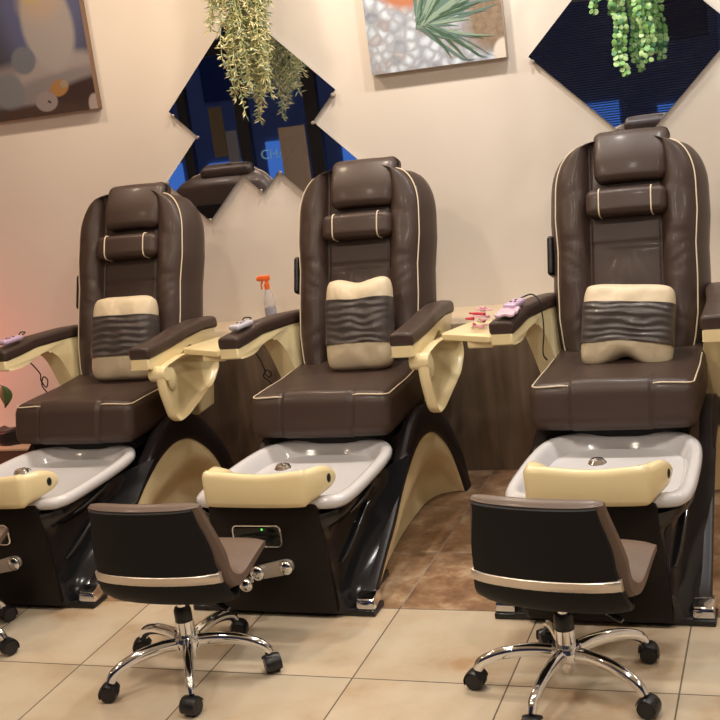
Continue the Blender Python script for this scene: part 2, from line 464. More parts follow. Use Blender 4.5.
        seq = smooth_path([(0, y, z) for y, z in bot], 4)
        for i, p in enumerate(seq):
            y, zb = p.y, p.z
            post = max(0, (.71-zb)/.3) if y > .86 else 0
            ytop = y if y < .89 else lerp(.89, 1.12, min(1, (y-.89)/.05)) if False else y
            xo, xi = .036+.0*post, .036+.0*post
            rings.append((y, zb))
        # extruded side silhouette
        poly = [(p.y, p.z) for p in seq]+[(1.12, .40), (1.13, zt(1.12)+.004)]+[(y, zt(y)+.004) for y in (1.05, 1.0, .9, .8, .75, .7, .65, y0)]
        def fp(u, v, t, s=s):
            return Vector((s*(cx(u)+t - .055*max(0, min(1, (.70-v)/.25))), u, v))
        prism(poly, fp, -.038, .038) if False else None
        add_prism(bm, poly, fp, -.038, .038, bev=.007)
        obj('arm_support', bm, CREAMP, root, angle=50)
        if s < 0:
            # manicure tray opened flat
            out = rounded([(-.400, .605), (-.605, .69), (-.600, .72), (-.545, .875), (-.395, .875)], .02)
            bm = prism(out, lambda u, v, t: Vector((u, v, t)), .716, .736, bev=.004)
            tr = obj('manicure_tray', bm, CREAMP, root, angle=50)
            obj('tray_hinge', box(-.50, -.405, .645, .74, .688, .717, bev=.008, seg=3), CREAMP, tr)
        else:
            # tray folded down beside the arm: a shallow dish
            out = [(.555, .700), (.70, .712), (.84, .700), (.985, .655), (.985, .60), (.91, .545), (.66, .480), (.60, .478), (.575, .50), (.545, .62)]
            out = rounded(out, .035, 5)
            c0 = Vector((sum(p[0] for p in out)/len(out), sum(p[1] for p in out)/len(out)))
            def at(sc, x): return [Vector((x+.05*(.7-(c0.y+(v-c0.y)*sc)), c0.x+(u-c0.x)*sc, c0.y+(v-c0.y)*sc)) for u, v in out]
            rings = [at(.90, .372), at(.97, .378), at(1.0, .390), at(1.0, .412), at(.985, .416), at(.955, .415), at(.94, .408), at(.90, .394), at(.8, .388), at(.4, .387)]
            tr = obj('manicure_tray', loft(rings), CREAMP, root, angle=60)
            bm = lathe([(.001, -.035), (.026, -.035), (.030, -.03), (.030, .03), (.026, .035), (.001, .035)], (.385, .575, .675), 18, 'X')
            obj('tray_hinge', bm, CREAMP, tr)
            obj('cup_recess', ball((.398, .635, .64), .03, sc=(.35, 1, 1.5)), CREAMP, tr)
    # ---- seat carriage under the seat
    obj('seat_frame', box(-.235, .235, .56, 1.14, .385, .44, bev=.008), BLACKS, root)
    obj('back_cover', rcube((0, .36, -.172), (.195, .34, .014), .012, (6, 6, 2), lambda p: bp(*p)), BLACKS, root, angle=None)
    # ---- base
    yr = [(.0, .0), (.03, .018), (.058, .038), (.178, .30), (.25, .39), (.325, .50), (.40, .64), (.43, .72)]
    base = None
    def px(z): return lerp(.215, .188, z/.38)           # front panel half width
    def side(u, z, s):
        p0 = Vector((px(z), -.028, z)); p1 = Vector((.304, linterp(yr, z), z))
        p = p0.lerp(p1, u); nrm = Vector((p1.y-p0.y, -(p1.x-p0.x), 0)).normalized()
        bul = math.sin(PI*u)
        p += nrm*bul*lerp(-.004, -.028, min(1, z/.3)) + Vector((0, 0, 0))
        # moulded waist under the tub
        k = min(1, max(0, (z-.275)/.06)); k = k*k*(3-2*k); p.x = lerp(p.x, max(p.x, .258), k*min(1, u/.10)); p.y = lerp(p.y, p.y-.012, k*(1-u))
        p.x *= s; return p
    zs = [.012, .03, .058, .09, .12, .15, .178, .21, .25, .285, .30, .318, .335, .350]
    rings = []
    for z in zs:
        us = [0, .03, .08, .15, .25, .4, .55, .7, .82, .92, .98, 1]
        R = [side(u, z, 1) for u in us]; Lf = [side(u, z, -1) for u in us]
        yb = max(linterp(yr, z)+.05, .6)
        ring = [Vector((0, -.034, z))]+R+[Vector((.285, R[-1].y+.012, z)), Vector((.17, R[-1].y+.05, z)), Vector((.15, 1.05, z)), Vector((-.15, 1.05, z)), Vector((-.17, R[-1].y+.05, z)), Vector((-.285, R[-1].y+.012, z))]+list(reversed(Lf))
        rings.append(ring)
    BLACKR = mat('black_ridge_gloss', (.014, .014, .016), .05, spec=.8, coat=.5)
    body = obj('base_shell', loft(rings, cap=False), BLACKG, root, angle=35)
    # front panel
    bm = prism(rounded([(-.212, .02), (.212, .02), (.188, .385), (-.188, .385)], .012), lambda u, v, t: Vector((u, t, v)), -.046, -.03, bev=.004)
    obj('front_panel', bm, PANELB, root, angle=40)
    obj('toe_plate', box(-.262, .262, -.02, .30, .001, .022, bev=.003), RUBBER, root)
    # moulded ridges
    for s in (-1, 1):
        for (ua, za, ub, zb, bend, rr) in ((.20, .315, .55, .350, -.004, .007), (.16, .165, .60, .285, -.020, .010)):
            pts = []
            for i in range(13):
                t = i/12; u = lerp(ua, ub, t); z = lerp(za, zb, t)+bend*math.sin(PI*t)
                pts.append(side(u, z, s)+Vector((s*.006, -.003, 0)))
            obj('moulded_ridge', tube(pts, lambda t, rr=rr: rr*(.35+.65*math.sin(PI*min(.97, max(.03, t)))), 10), BLACKR, body)
    # arched fins on both sides
    outer = smooth_path([(0, -.004, .012), (0, .035, .062), (0, .16, .130), (0, .30, .205), (0, .42, .280), (0, .53, .358), (0, .66, .432), (0, .78, .455), (0, .90, .425), (0, 1.00, .355), (0, 1.09, .255), (0, 1.155, .14), (0, 1.195, .0)], 4)
    inner = smooth_path([(0, .060, .012), (0, .100, .060), (0, .19, .115), (0, .300, .170), (0, .42, .245), (0, .52, .295), (0, .63, .335), (0, .74, .352), (0, .85, .333), (0, .945, .275), (0, 1.02, .20), (0, 1.075, .10), (0, 1.115, .0)], 4)
    flo = smooth_path([(0, .100, .205, .0)[:3] for _ in ()] or [(.285, .090, 0), (.262, .20, 0), (.235, .33, 0), (.212, .48, 0), (.196, .62, 0), (.186, .76, 0), (.182, .88, 0), (.182, .96, 0), (.190, 1.02, 0), (.205, 1.06, 0), (.228, 1.085, 0), (.255, 1.10, 0), (.285, 1.112, 0)], 4)
    for s in (-1, 1):
        rings = []
        for a, b in zip(outer, inner):
            def xx(z): return .312-.02*(z/.45)
            xa, xb = xx(a.z), xx(b.z)
            m = (a+b)/2
            rings.append([Vector((s*(xa-.045), a.y, a.z)), Vector((s*(xa-.008), a.y, a.z)), Vector((s*xa, lerp(a.y, b.y, .15), lerp(a.z, b.z, .15))), Vector((s*(xa+.002), m.y, m.z)), Vector((s*xb, lerp(a.y, b.y, .9), lerp(a.z, b.z, .9))), Vector((s*(xb-.006), b.y, b.z)), Vector((s*(xb-.045), b.y, b.z))])
        obj('side_arch', loft(rings), RIMB, root, angle=40)
        # cream panel recessed under the arch
        bm = bmesh.new(); rows = []
        for b, f in zip(inner, flo):
            row = []
            top = Vector((.302-.02*(b.z/.45), b.y, b.z)); bot = Vector((f.x, lerp(b.y, f.y, 1), f.z+.004))
            for j in range(13):
                t = j/12; p = top.lerp(bot, t)
                q = max(0, min(1, (t-.22)/.5)); q = q*q*(3-2*q); p.x = lerp(top.x-.01*t, bot.x, q)
                p.y += .03*math.sin(PI*t)*(1 if b.y < .7 else -1)*min(1, b.z/.2)*0
                p.x *= s; row.append(p)
            rows.append(row)
        add_rings(bm, rows, closed=False)
        obj('side_panel', bm, CREAMP, root, angle=60)
        # chrome foot cap
        bm = prism(rounded([(-.012, .018), (.048, .018), (.062, .062), (.028, .066), (-.006, .05)], .006), lambda u, v, t, s=s: Vector((s*t, u, v)), .262, .320, bev=.004)
        obj('foot_cap', bm, CHROME, root, angle=40)
        obj('foot', box(min(s*.256, s*.324), max(s*.256, s*.324), -.02, .07, 0, .018, bev=.003), RUBBER, root)
    # ---- tub
    def tubo(k, z, oy=0):
        P = [(0, .610), (.10, .600), (.19, .570), (.248, .495), (.270, .38), (.277, .20), (.275, .06), (.258, -.010), (.215, -.036), (.11, -.045), (0, -.048)]
        P = P+[(-x, y) for x, y in reversed(P[1:-1])]
        pp = smooth_path([(x, y, 0) for x, y in P], 4, closed=True)
        c = Vector((0, .28, 0)); return [Vector(((p.x)*(1-k*1.0/.30), c.y+(p.y-c.y)*(1-k/.33), z)) for p in pp]
    rings = [tubo(.05, .352), tubo(.030, .356), tubo(.010, .364), tubo(.002, .373), tubo(0, .384), tubo(.003, .394), tubo(.012, .401), tubo(.028, .402), tubo(.038, .397), tubo(.046, .386), tubo(.06, .362), tubo(.075, .322), tubo(.11, .290), tubo(.17, .272), tubo(.25, .268)]
    tubm = obj('foot_basin', loft(rings), WHITEB, root, angle=None)
    obj('basin_collar', loft([tubo(.016, .362), tubo(.026, .350), tubo(.045, .32), tubo(.075, .28), tubo(.085, .28), tubo(.055, .32)], cap=False), BLACKG, root)
    bm = lathe([(.001, -.06), (.022, -.06), (.024, .004), (.018, .012), (.018, .020), (.026, .030), (.028, .044), (.020, .056), (.001, .060)], (-.005, .155, .392), 20)
    add_tube(bm, smooth_path([(-.005, .16, .425), (-.005, .19, .435), (-.005, .205, .425)], 4), .006, 8)
    obj('basin_tap', bm, CHROME, root)
    obj('basin_drain', lathe([(.001, 0), (.02, 0), (.022, .003), (.012, .006), (.001, .006)], (.02, .30, .268), 18), CHROME, root)
    # ---- cream foot bar in front of the basin
    path = smooth_path([(-.212, .045, 0), (-.210, .0, 0), (-.205, -.062, 0), (-.198, -.086, 0), (-.182, -.097, 0), (-.10, -.101, 0), (0, -.103, 0), (.10, -.102, 0), (.150, -.098, 0), (.168, -.090, 0), (.182, -.066, 0), (.208, -.005, 0), (.218, .045, 0)], 6)
    rings = []; n = len(path)
    for i, p in enumerate(path):
        a = path[max(0, i-1)]; b = path[min(n-1, i+1)]; T = (b-a).normalized(); Nn = Vector((T.y, -T.x, 0))  # outward
        e = min(i, n-1-i)/(n-1)
        w = linterp([(0, .42), (.04, .62), (.12, .84), (.25, 1), (.5, 1)], e)
        zc = linterp([(0, .446), (.10, .452), (.25, .446), (.5, .444)], e)
        hh = .058*w; top = zc+hh*.95-.005*math.cos((p.x)/.2*PI)*(1 if e > .2 else 0); botz = zc-hh
        th = .058
        crease = -.003*(math.exp(-((p.x+.045)/.004)**2)+math.exp(-((p.x+.012)/.004)**2)) if e > .3 else 0
        prof2 = [(crease, botz+.006), (.004+crease, botz+.02), (.004+crease, top-.02), (-.002+crease, top-.006), (-.012, top), (-th+.012, top-.010), (-th, top-.024), (-th, botz+.02), (-th+.008, botz), (-.010, botz)]
        rings.append([Vector((p.x, p.y, 0))+Nn*o+Vector((0, 0, z)) for o, z in prof2])
    bar = obj('foot_bar', loft(rings), CREAMP, root, angle=50)
    for s in (-1, 1):
        obj('bar_socket', ball((.2105 if s > 0 else -.2105, .008, .449), .018, sc=(.5, .75, 1)), RUBBER, bar)
    # ---- controls
    cp = obj('control_panel', prism(rounded([(-.112, .245), (.055, .245), (.055, .315), (-.112, .315)], .018, 5), lambda u, v, t: Vector((u, t, v)), -.050, -.044, bev=.001), SCREEN, root, angle=40)
    out = smooth_path([(x, -.051, z) for x, z in rounded([(-.112, .245), (.055, .245), (.055, .315), (-.112, .315)], .018, 4)], 1, closed=True)
    obj('chrome_rim', tube(out, .0028, 6, closed=True), CHROME, cp)
    obj('green_light', ball((-.008, -.052, .303), .0030), LED, cp)
    bm = prism(rounded([(-.06, .130), (.055, .152), (.085, .167), (.085, .197), (.06, .204), (-.06, .174)], .014, 4), lambda u, v, t: Vector((u, t, v)), -.056, -.045, bev=.003)
    sp = obj('sprayer_plate', bm, SATIN, root, angle=40)
    obj('control_knob', ball((.060, -.060, .178), .025, sc=(1, .55, 1)), CHROME, sp)
    obj('control_knob', ball((-.040, -.066, .160), .026, sc=(1, .6, 1)), CHROME, sp)
    bm = ball((-.062, -.105, .140), .025); add_tube(bm, [(-.062, -.1, .140), (-.045, -.05, .155)], .010, 10)
    obj('sprayer_head', bm, CHROME, sp)
    for o in kids(root):
        n = o.name.split('.')[0]
        if n in ('base_shell', 'front_panel', 'toe_plate', 'side_arch', 'side_panel', 'foot_cap', 'foot', 'foot_basin', 'basin_collar', 'basin_tap', 'basin_drain', 'control_panel', 'sprayer_plate'): o.location.x += .014
        if n in ('foot_basin', 'basin_collar'): o.location.x += .008
        if n == 'foot_bar': o.location.x += .034; o.scale.x = .94; o.location.z += .005
    return root

chair_rz = math.radians(-1.0)
ch = build_chair()
CS = -.018
chair_spots = [(-2.664, 'leftmost brown pedicure chair, beside pink-lit wall and plant leaf'),
               (-1.638, 'middle brown pedicure chair, below the large left mirror cluster'),
               (-.608, 'rightmost brown pedicure chair, standing below the single diamond mirror')]
for i, (x, lb) in enumerate(chair_spots):
    o = ch if i == 0 else dup(ch)
    o.location = (x+CS, 3.30, 0); o.rotation_euler = (0, 0, chair_rz); o['label'] = lb; o['group'] = 'brown pedicure spa chairs in a row'

def chair_pt(cx, p):
    return Vector((cx+CS, 3.30, 0)) + Matrix.Rotation(chair_rz, 3, 'Z') @ Vector(p)

# ------------------------------------------------------------------ throw pillows
def pillow(cx, pos, w, h, rx, ry, seed, label, dent=0, top_dip=0):
    p = chair_pt(cx, pos)
    root = empty('throw_pillow', label, 'pillow', p, chair_rz, 'cream and brown leather throw pillows on the chairs')
    root.rotation_euler = (rx, ry, chair_rz)
    def P(u, v, side, off=0, ruche=0):
        e = math.sqrt(max(0, (1-abs(u)**3.2)))*math.sqrt(max(0, (1-abs(v)**3.2)))
        x = u*w/2*(1-.05*(1-v*v)-.13*(u*v)**4); z = v*h/2*(1-.04*(1-u*u)-.13*(u*v)**4)
        if v > .3: z -= top_dip*math.exp(-(u/.45)**2)*(v-.3)
        if v < -.3: z += dent*math.exp(-((u)/.35)**2)*(-v-.3)
        t = .066*e**.75
        t += .010*noise.noise(Vector((u*2.2+seed, v*2.2, 4)))*e
        if ruche: t += off+ruche*(.7*noise.noise(Vector((u*1.8+seed, v*11, 7)))+.55*math.sin(v*40+5*noise.noise(Vector((u*1.5+seed, v*2, 1)))))*e
        else: t += .003*noise.noise(Vector((u*9, v*5+seed, 2)))*e
        return Vector((x, -t if side < 0 else t, z))
    n = 36; bm = bmesh.new()
    for side in (-1, 1):
        g = [[bm.verts.new(P(-1+2*i/n, -1+2*j/n, side)) for i in range(n+1)] for j in range(n+1)]
        for j in range(n):
            for i in range(n): bm.faces.new((g[j][i], g[j][i+1], g[j+1][i+1], g[j+1][i]))
    bmesh.ops.remove_doubles(bm, verts=bm.verts[:], dist=.0005)
    obj('cushion', bm, CREAML, root, angle=None)
    bm = bmesh.new(); m2 = 90; rows = []
    for j in range(m2+1):
        v = -.44+.94*j/m2; row = []
        for i in range(n+1):
            u = -1+2*i/n; q = P(u*1.0, v, -1, .0065, .0030); q.x *= 1.012; row.append(q)
        for i in range(n, -1, -1):
            u = -1+2*i/n; q = P(u*1.0, v, 1, .0055, .0030); q.x *= 1.012; q.y += .001; row.append(q)
        rows.append(row)
    add_rings(bm, rows, closed=True, cap=False)
    obj('ruched_band', bm, LEATHER2, root, angle=None)
    return root
pillow(-2.664, (.060, .892, .750), .300, .360, math.radians(-20), 0, 1, 'throw pillow with flat cream top edge on the leftmost chair')
pillow(-1.638, (.055, .890, .753), .275, .370, math.radians(-20), math.radians(-1), 5, 'throw pillow with pinched wavy cream top on the middle chair', top_dip=.03)
pillow(-.608, (.024, .835, .697), .330, .310, math.radians(-24), math.radians(4), 11, 'wide throw pillow slumped and tilted on the rightmost chair', dent=.06)

# ------------------------------------------------------------------ stools
def strip(prof, half, thick, bend, mi=0, nx=14):
    """closed slab following prof (y,z) list, widths half(t), thickness thick(t); bend(t,x) shifts along -normal"""
    P = [Vector((0, y, z)) for y, z in prof]; n = len(P); rings = []
    for i, p in enumerate(P):
        a, b = P[max(0, i-1)], P[min(n-1, i+1)]; T = (b-a).normalized(); Nn = Vector((0, -T.z, T.y))
        t = i/(n-1); w = half(t); th = thick(t); ring = []
        X = [-1+2*k/nx for k in range(nx+1)]
        up = []; dn = []
        for x in X:
            e = 1-abs(x)**8*.55
            up.append(p+Vector((x*w, 0, 0))+Nn*(th*.5*e)+Vector((0, bend(t, x*w), 0)))
            dn.append(p+Vector((x*w, 0, 0))-Nn*(th*.5*e)+Vector((0, bend(t, x*w), 0)))
        rings.append(up+list(reversed(dn)))
    return loft(rings)
def build_stool():
    root = empty('salon_stool', '', 'stool')
    cush = smooth_path([(0, .195, .332), (0, .17, .338), (0, .08, .328), (0, 0, .318), (0, -.050, .322), (0, -.080, .352), (0, -.098, .42), (0, -.115, .50), (0, -.130, .562), (0, -.133, .572)], 5)
    cush = [(p.y, p.z) for p in cush]
    hb = lambda t: interp([(0, .185), (.06, .208), (.35, .222), (.6, .208), (.9, .176), (.97, .171), (1, .163)], t)
    bend = lambda t, x: .7*x*x*max(0, min(1, (t-.35)/.3))
    obj('seat_cushion', strip(cush, hb, lambda t: interp([(0, .022), (.05, .034), (.3, .050), (.45, .066), (.62, .042), (.94, .034), (1, .014)], t), bend), TAUPE, root, angle=50)
    shell = smooth_path([(0, -.150, .562), (0, -.143, .51), (0, -.134, .45), (0, -.127, .385), (0, -.112, .315), (0, -.07, .270), (0, -.01, .258), (0, .05, .268), (0, .10, .286), (0, .14, .302)], 6)
    sh = [(p.y, p.z) for p in shell]
    sw = lambda t: interp([(0, .162), (.3, .187), (.5, .204), (.62, .196), (.8, .17), (1, .17)], t)
    sb = lambda t, x: .7*x*x*(1-max(0, min(1, (t-.55)/.3)))
    so = obj('seat_shell', strip(sh, sw, lambda t: interp([(0, .02), (.3, .032), (.45, .036), (.6, .03), (1, .016)], t), sb), BLACKS, root, angle=50)
    # fill between shell and cushion
    # metal band across the lower back
    bm = bmesh.new(); rows = []
    for zz, dy in ((.368, -.1405), (.365, -.1435), (.352, -.1415), (.339, -.1375), (.336, -.134)):
        rows.append([Vector((x, dy+.7*x*x+.010*(abs(x)/.2)**8, zz)) for x in [-.199+.398*k/20 for k in range(21)]])
    for r in rows:
        pass
    inner = [[p+Vector((0, .014, 0)) for p in r] for r in rows]
    ring = [r for r in rows]+list(reversed(inner))
    add_rings(bm, [[ring[j][k] for j in range(len(ring))] for k in range(21)])
    obj('metal_band', bm, SATIN, so, angle=50)
    obj('gas_column', lathe([(.001, .13), (.014, .13), (.014, .275), (.001, .275)], seg=16), CHROME, root)
    obj('column_sleeve', lathe([(.001, .170), (.024, .170), (.026, .176), (.026, .205), (.022, .214), (.001, .214)], seg=20), RUBBER, root)
    obj('column_housing', lathe([(.001, .05), (.018, .052), (.022, .07), (.024, .10), (.027, .12), (.027, .172), (.001, .173)], seg=24), CHROME, root)
    obj('hub', lathe([(.001, .085), (.036, .086), (.042, .092), (.043, .118), (.036, .128), (.001, .130)], seg=24), CHROME, root)
    bm = tube([(.02, .0, .262), (.10, -.02, .255), (.155, -.03, .235)], .005, 8); 
    lv = obj('height_lever', bm, CHROME, root)
    obj('lever_grip', tube([(.115, -.022, .250), (.17, -.033, .226)], lambda t: .010, 8, sq=(.7, 1)), RUBBER, lv)
    leg0 = None
    for k in range(5):
        if leg0 is None:
            path = smooth_path([(.03, 0, .106), (.08, 0, .111), (.14, 0, .108), (.19, 0, .096), (.228, 0, .078), (.243, 0, .056)], 5)
            l = obj('leg', tube(path, lambda t: lerp(.018, .0125, t), 12, sq=(1.15, .95), up=(0, 0, 1)), CHROME, root)
            bm = bmesh.new()
            for sy in (-1, 1):
                prof = [(.001, 0), (.017, 0), (.024, .004), (.025, .010), (.0235, .018), (.001, .019)]
                add_lathe(bm, [(r, sy*(z+.003)) for r, z in prof], (.243+.008, 0, .0252), 18, 'Y')
            hood = []
            for j in range(11):
                a = math.radians(-25+j*19); hood.append([Vector((.251+math.cos(a)*rr, yy, .0255+math.sin(a)*rr)) for rr, yy in ((.027, -.024), (.0295, -.014), (.0295, .014), (.027, .024), (.026, .010), (.026, -.010))])
            add_rings(bm, hood)
            add_lathe(bm, [(.001, .045), (.008, .045), (.008, .066), (.001, .066)], (.243, 0, 0), 10)
            obj('caster', bm, RUBBER, l, angle=40)
            leg0 = l
        else:
            l = dup(leg0, root); l.rotation_euler = (0, 0, k*2*PI/5)
    return root
def spin_base(root, deg):
    for o in kids(root):
        if o.name.split('.')[0] == 'leg': o.rotation_euler.z += math.radians(deg)
st = build_stool()
stools = []
for i, (x, y, rz, bdeg, cas, lb) in enumerate((
    (-.640, 2.895, -9, 42+9, None, 'black and taupe salon stool in front of the rightmost chair'),
    (-1.756, 2.872, 0, 10, None, 'black and taupe salon stool in front of the middle chair'),
    (-2.70, 2.93, 12, -12, None, 'salon stool mostly beyond left edge, only one leg and caster in view'))):
    o = st if i == 0 else dup(st)
    o.location = (x, y, 0); o.rotation_euler = (0, 0, math.radians(rz)); o['label'] = lb; o['group'] = 'salon stools with chrome star bases'
    stools.append((o, bdeg))
for o, bdeg in stools: spin_base(o, bdeg)
srnd = random.Random(3)
for o, _ in stools:
    for l in kids(o):
        if l.name.startswith('leg'):
            for c in kids(l):   # casters swivel on their stems
                a = srnd.uniform(-1.2, 1.2); c.location = Vector((.243, 0, 0)) - Matrix.Rotation(a, 3, 'Z') @ Vector((.243, 0, 0)); c.rotation_euler = (0, 0, a)

# ------------------------------------------------------------------ mirrors
def mirror(cx, cz, half, label, clips, y=4.912, grp=None):
    cx, cz, half, y = cx*KW, HC+(cz-HC)*KW, half*KW, y+.07; clips = [(u*KW, v*KW) for u, v in clips]
    root = empty('wall_mirror', label, 'mirror', (cx, y, cz), 0, grp)
    P = [(-half, 0), (0, half), (half, 0), (0, -half)]
    bm = prism(P, lambda u, v, t: Vector((u, t, v)), 0, .005)
    bm.faces.ensure_lookup_table(); bm.normal_update()
    for f in bm.faces: f.material_index = 0 if f.normal.y < -.5 or f.calc_center_median().y < .001 else 1
    obj('mirror_glass', bm, MIRROR, root, smooth=False, mats=[MIRROR, MIRROR])
    for (u, v) in clips:
        bm = lathe([(.001, -.010), (.006, -.010), (.0075, -.007), (.0075, .016), (.001, .016)], (u, 0, v), 12, 'Y')
        obj('mirror_clip', bm, SATIN, root)
    return root
mirror(-2.231, 1.619, .400, 'large diamond mirror behind the pale hanging plant', [(-.385, -.02), (.385, -.02), (-.01, -.39)])
mirror(-2.510, 1.307, .1905, 'small diamond mirror, lower left of the large one, beside leftmost chair', [(0, -.185), (.0, .185), (-.185, 0)], 4.912, 'small diamond mirrors')
mirror(-1.952, 1.308, .1905, 'small diamond mirror, lower right of the large one, beside middle chair', [(-.185, -.01), (0, .186), (.185, 0)], 4.912, 'small diamond mirrors')
mirror(-.600, 1.645, .400, 'single diamond mirror above the rightmost chair, behind green trailing plant', [(-.385, -.02), (.385, -.02), (0, -.385)])

# ------------------------------------------------------------------ pictures
def vmix(nt, tc, cx, cz, rx, rz, soft=.08, rot=0):
    """ellipse mask in object X,Z"""
    sp = nt.nodes.new('ShaderNodeSeparateXYZ'); nt.links.new(tc, sp.inputs[0])
    dx = math_n(nt, 'SUBTRACT', sp.outputs['X'], cx); dz = math_n(nt, 'SUBTRACT', sp.outputs['Z'], cz)
    c, s = math.cos(rot), math.sin(rot)
    a = math_n(nt, 'ADD', math_n(nt, 'MULTIPLY', dx, c/rx), math_n(nt, 'MULTIPLY', dz, s/rx))
    b = math_n(nt, 'ADD', math_n(nt, 'MULTIPLY', dx, -s/rz), math_n(nt, 'MULTIPLY', dz, c/rz))
    r = math_n(nt, 'SQRT', math_n(nt, 'ADD', math_n(nt, 'MULTIPLY', a, a), math_n(nt, 'MULTIPLY', b, b)))
    n = nt.nodes.new('ShaderNodeMapRange'); n.inputs['From Min'].default_value = 1-soft; n.inputs['From Max'].default_value = 1+soft
    n.inputs['To Min'].default_value = 1; n.inputs['To Max'].default_value = 0
    nt.links.new(r, n.inputs['Value']); return n.outputs[0]
def picture(x0, x1, z0, z1, label, m, side, extra=None):
    x0, x1, z0, z1 = x0*KW, x1*KW, HC+(z0-HC)*KW, HC+(z1-HC)*KW
    root = empty('canvas_picture', label, 'picture', ((x0+x1)/2, YB, z0), 0)
    w = (x1-x0)/2; h = z1-z0
    obj('stretcher_frame', box(-w, w, -.040, -.001, 0, h, bev=.002), side, root)
    root2 = obj('printed_canvas', box(-w+.001, w-.001, -.042, -.0395, .001, h-.001), m, root, smooth=False)
    return root, root2
# pebbles and green leaves
m, nt, b = nodes_of('print_pebbles'); tc = nt.nodes.new('ShaderNodeTexCoord').outputs['Object']
vo = nt.nodes.new('ShaderNodeTexVoronoi'); vo.inputs['Scale'].default_value = 22; wz = nt.nodes.new('ShaderNodeTexNoise'); wz.inputs['Scale'].default_value = 26; nt.links.new(tc, wz.inputs['Vector'])
wa = nt.nodes.new('ShaderNodeVectorMath'); wa.operation = 'MULTIPLY_ADD'; wa.inputs[1].default_value = (.030, .030, .030); nt.links.new(wz.outputs['Color'], wa.inputs[0]); nt.links.new(tc, wa.inputs[2])
nt.links.new(wa.outputs[0], vo.inputs['Vector'])
wn = nt.nodes.new('ShaderNodeTexNoise'); wn.inputs['Scale'].default_value = 60; nt.links.new(tc, wn.inputs['Vector'])
vd = nt.nodes.new('ShaderNodeTexVoronoi'); vd.feature = 'DISTANCE_TO_EDGE'; vd.inputs['Scale'].default_value = 22; nt.links.new(wa.outputs[0], vd.inputs['Vector'])
tn = nt.nodes.new('ShaderNodeSeparateColor'); nt.links.new(vo.outputs['Color'], tn.inputs[0])
stones = mixc(nt, ramp(nt, vd.outputs['Distance'], [(.0, (0, 0, 0)), (.22, (1, 1, 1))]), (.33, .35, .40), mixc(nt, 1.0, ramp(nt, tn.outputs[1], [(.1, (.34, .38, .45)), (.45, (.60, .68, .78)), (.9, (.76, .84, .93))]), ramp(nt, vo.outputs['Distance'], [(.1, (1, 1, 1)), (.75, (.42, .43, .47))]), 'MULTIPLY'))
tint = nt.nodes.new('ShaderNodeSeparateColor'); nt.links.new(vo.outputs['Color'], tint.inputs[0])
stones = mixc(nt, math_n(nt, 'MULTIPLY', math_n(nt, 'GREATER_THAN', tint.outputs[0], .74), .5), stones, (.30, .24, .23))
terra = vmix(nt, tc, -.10, .36, .13, .11, .15)
col = mixc(nt, terra, stones, (.42, .16, .08))
wood = vmix(nt, tc, .24, .16, .10, .12, .25)
col = mixc(nt, wood, col, mixc(nt, wn.outputs['Fac'], (.12, .08, .05), (.32, .24, .17)))
white = vmix(nt, tc, .29, .02, .05, .06, .1); col = mixc(nt, white, col, (.62, .56, .50))
nt.links.new(col, b.inputs['Base Color']); b.inputs['Roughness'].default_value = .5
CSIDE = mat('canvas_side', (.42, .34, .27), .6)
pr, pc = picture(-1.655, -1.082, 1.655, 2.09, 'canvas print of white pebbles and green leaves, between the two mirror groups', m, CSIDE)
# printed leaves as part of the canvas print
G1, G2, G3 = mat('leaf_print_green', (.045, .10, .055), .6), mat('leaf_print_pale', (.22, .31, .24), .6), mat('leaf_print_blue', (.10, .17, .15), .6)
bm = bmesh.new(); rr = random.Random(4)
for k in range(110):
    ox, oz = -.055+rr.uniform(-.02, .03), .175+rr.uniform(-.015, .03)
    a = math.radians(rr.choice([rr.uniform(-40, 95), rr.uniform(0, 70)])); L = rr.uniform(.14, .34); bend = rr.uniform(-.5, .5); wd = rr.uniform(.003, .0075)
    Lp, Rp = [], []
    for i in range(9):
        t = i/8; aa = a+bend*t; x = ox+L*t*math.cos(a+bend*t*.5); z = oz+L*t*math.sin(a+bend*t*.5)
        x = min(.28, x); z = min(.43, max(.01, z))
        wv = wd*math.sin(PI*min(.98, max(.06, t)))
        Lp.append((x-wv*math.sin(aa), z+wv*math.cos(aa))); Rp.append((x+wv*math.sin(aa), z-wv*math.cos(aa)))
    y = -.0424-.00003*k
    vl = [bm.verts.new((p[0], y, p[1])) for p in Lp]; vr = [bm.verts.new((p[0], y, p[1])) for p in Rp]
    for i in range(8):
        f = bm.faces.new((vl[i], vl[i+1], vr[i+1], vr[i])); f.material_index = k % 3
obj('printed_leaves', bm, G1, pr, mats=[G1, G2, G3], smooth=False)
# candle, stones and shell
m, nt, b = nodes_of('print_candle'); tc = nt.nodes.new('ShaderNodeTexCoord').outputs['Object']
col = (.07, .065, .075)
def lay(c, cx, cz, rx, rz, colr, soft=.08, rot=0): return mixc(nt, vmix(nt, tc, cx, cz, rx, rz, soft, rot), c, colr)
# object x from -.35 .. .35, z 0 up ; right edge +.35
col = lay(col, -.30, .43, .16, .16, (.10, .11, .13), .1)
col = lay(col, .14, .52, .25, .38, (.12, .14, .26), .25)
col = lay(col, -.10, .16, .42, .085, (.30, .27, .27), .25, .12)
col = lay(col, .16, .19, .24, .075, (.42, .38, .36), .2, .12)
col = lay(col, .20, .12, .34, .070, (.30, .27, .27), .2, .10)
col = lay(col, .16, .40, .135, .21, (.46, .43, .40), .10, .1)
col = lay(col, .14, .50, .10, .07, (.55, .44, .32), .5)
col = lay(col, .10, .545, .05, .035, (.62, .50, .15), .5)
col = lay(col, .0, .26, .065, .062, (.20, .22, .25), .1)
col = lay(col, -.10, .125, .075, .085, (.24, .26, .27), .1)
col = lay(col, .32, .06, .30, .085, (.050, .026, .022), .15, .15)
col = lay(col, .03, .015, .28, .040, (.08, .045, .035), .3)
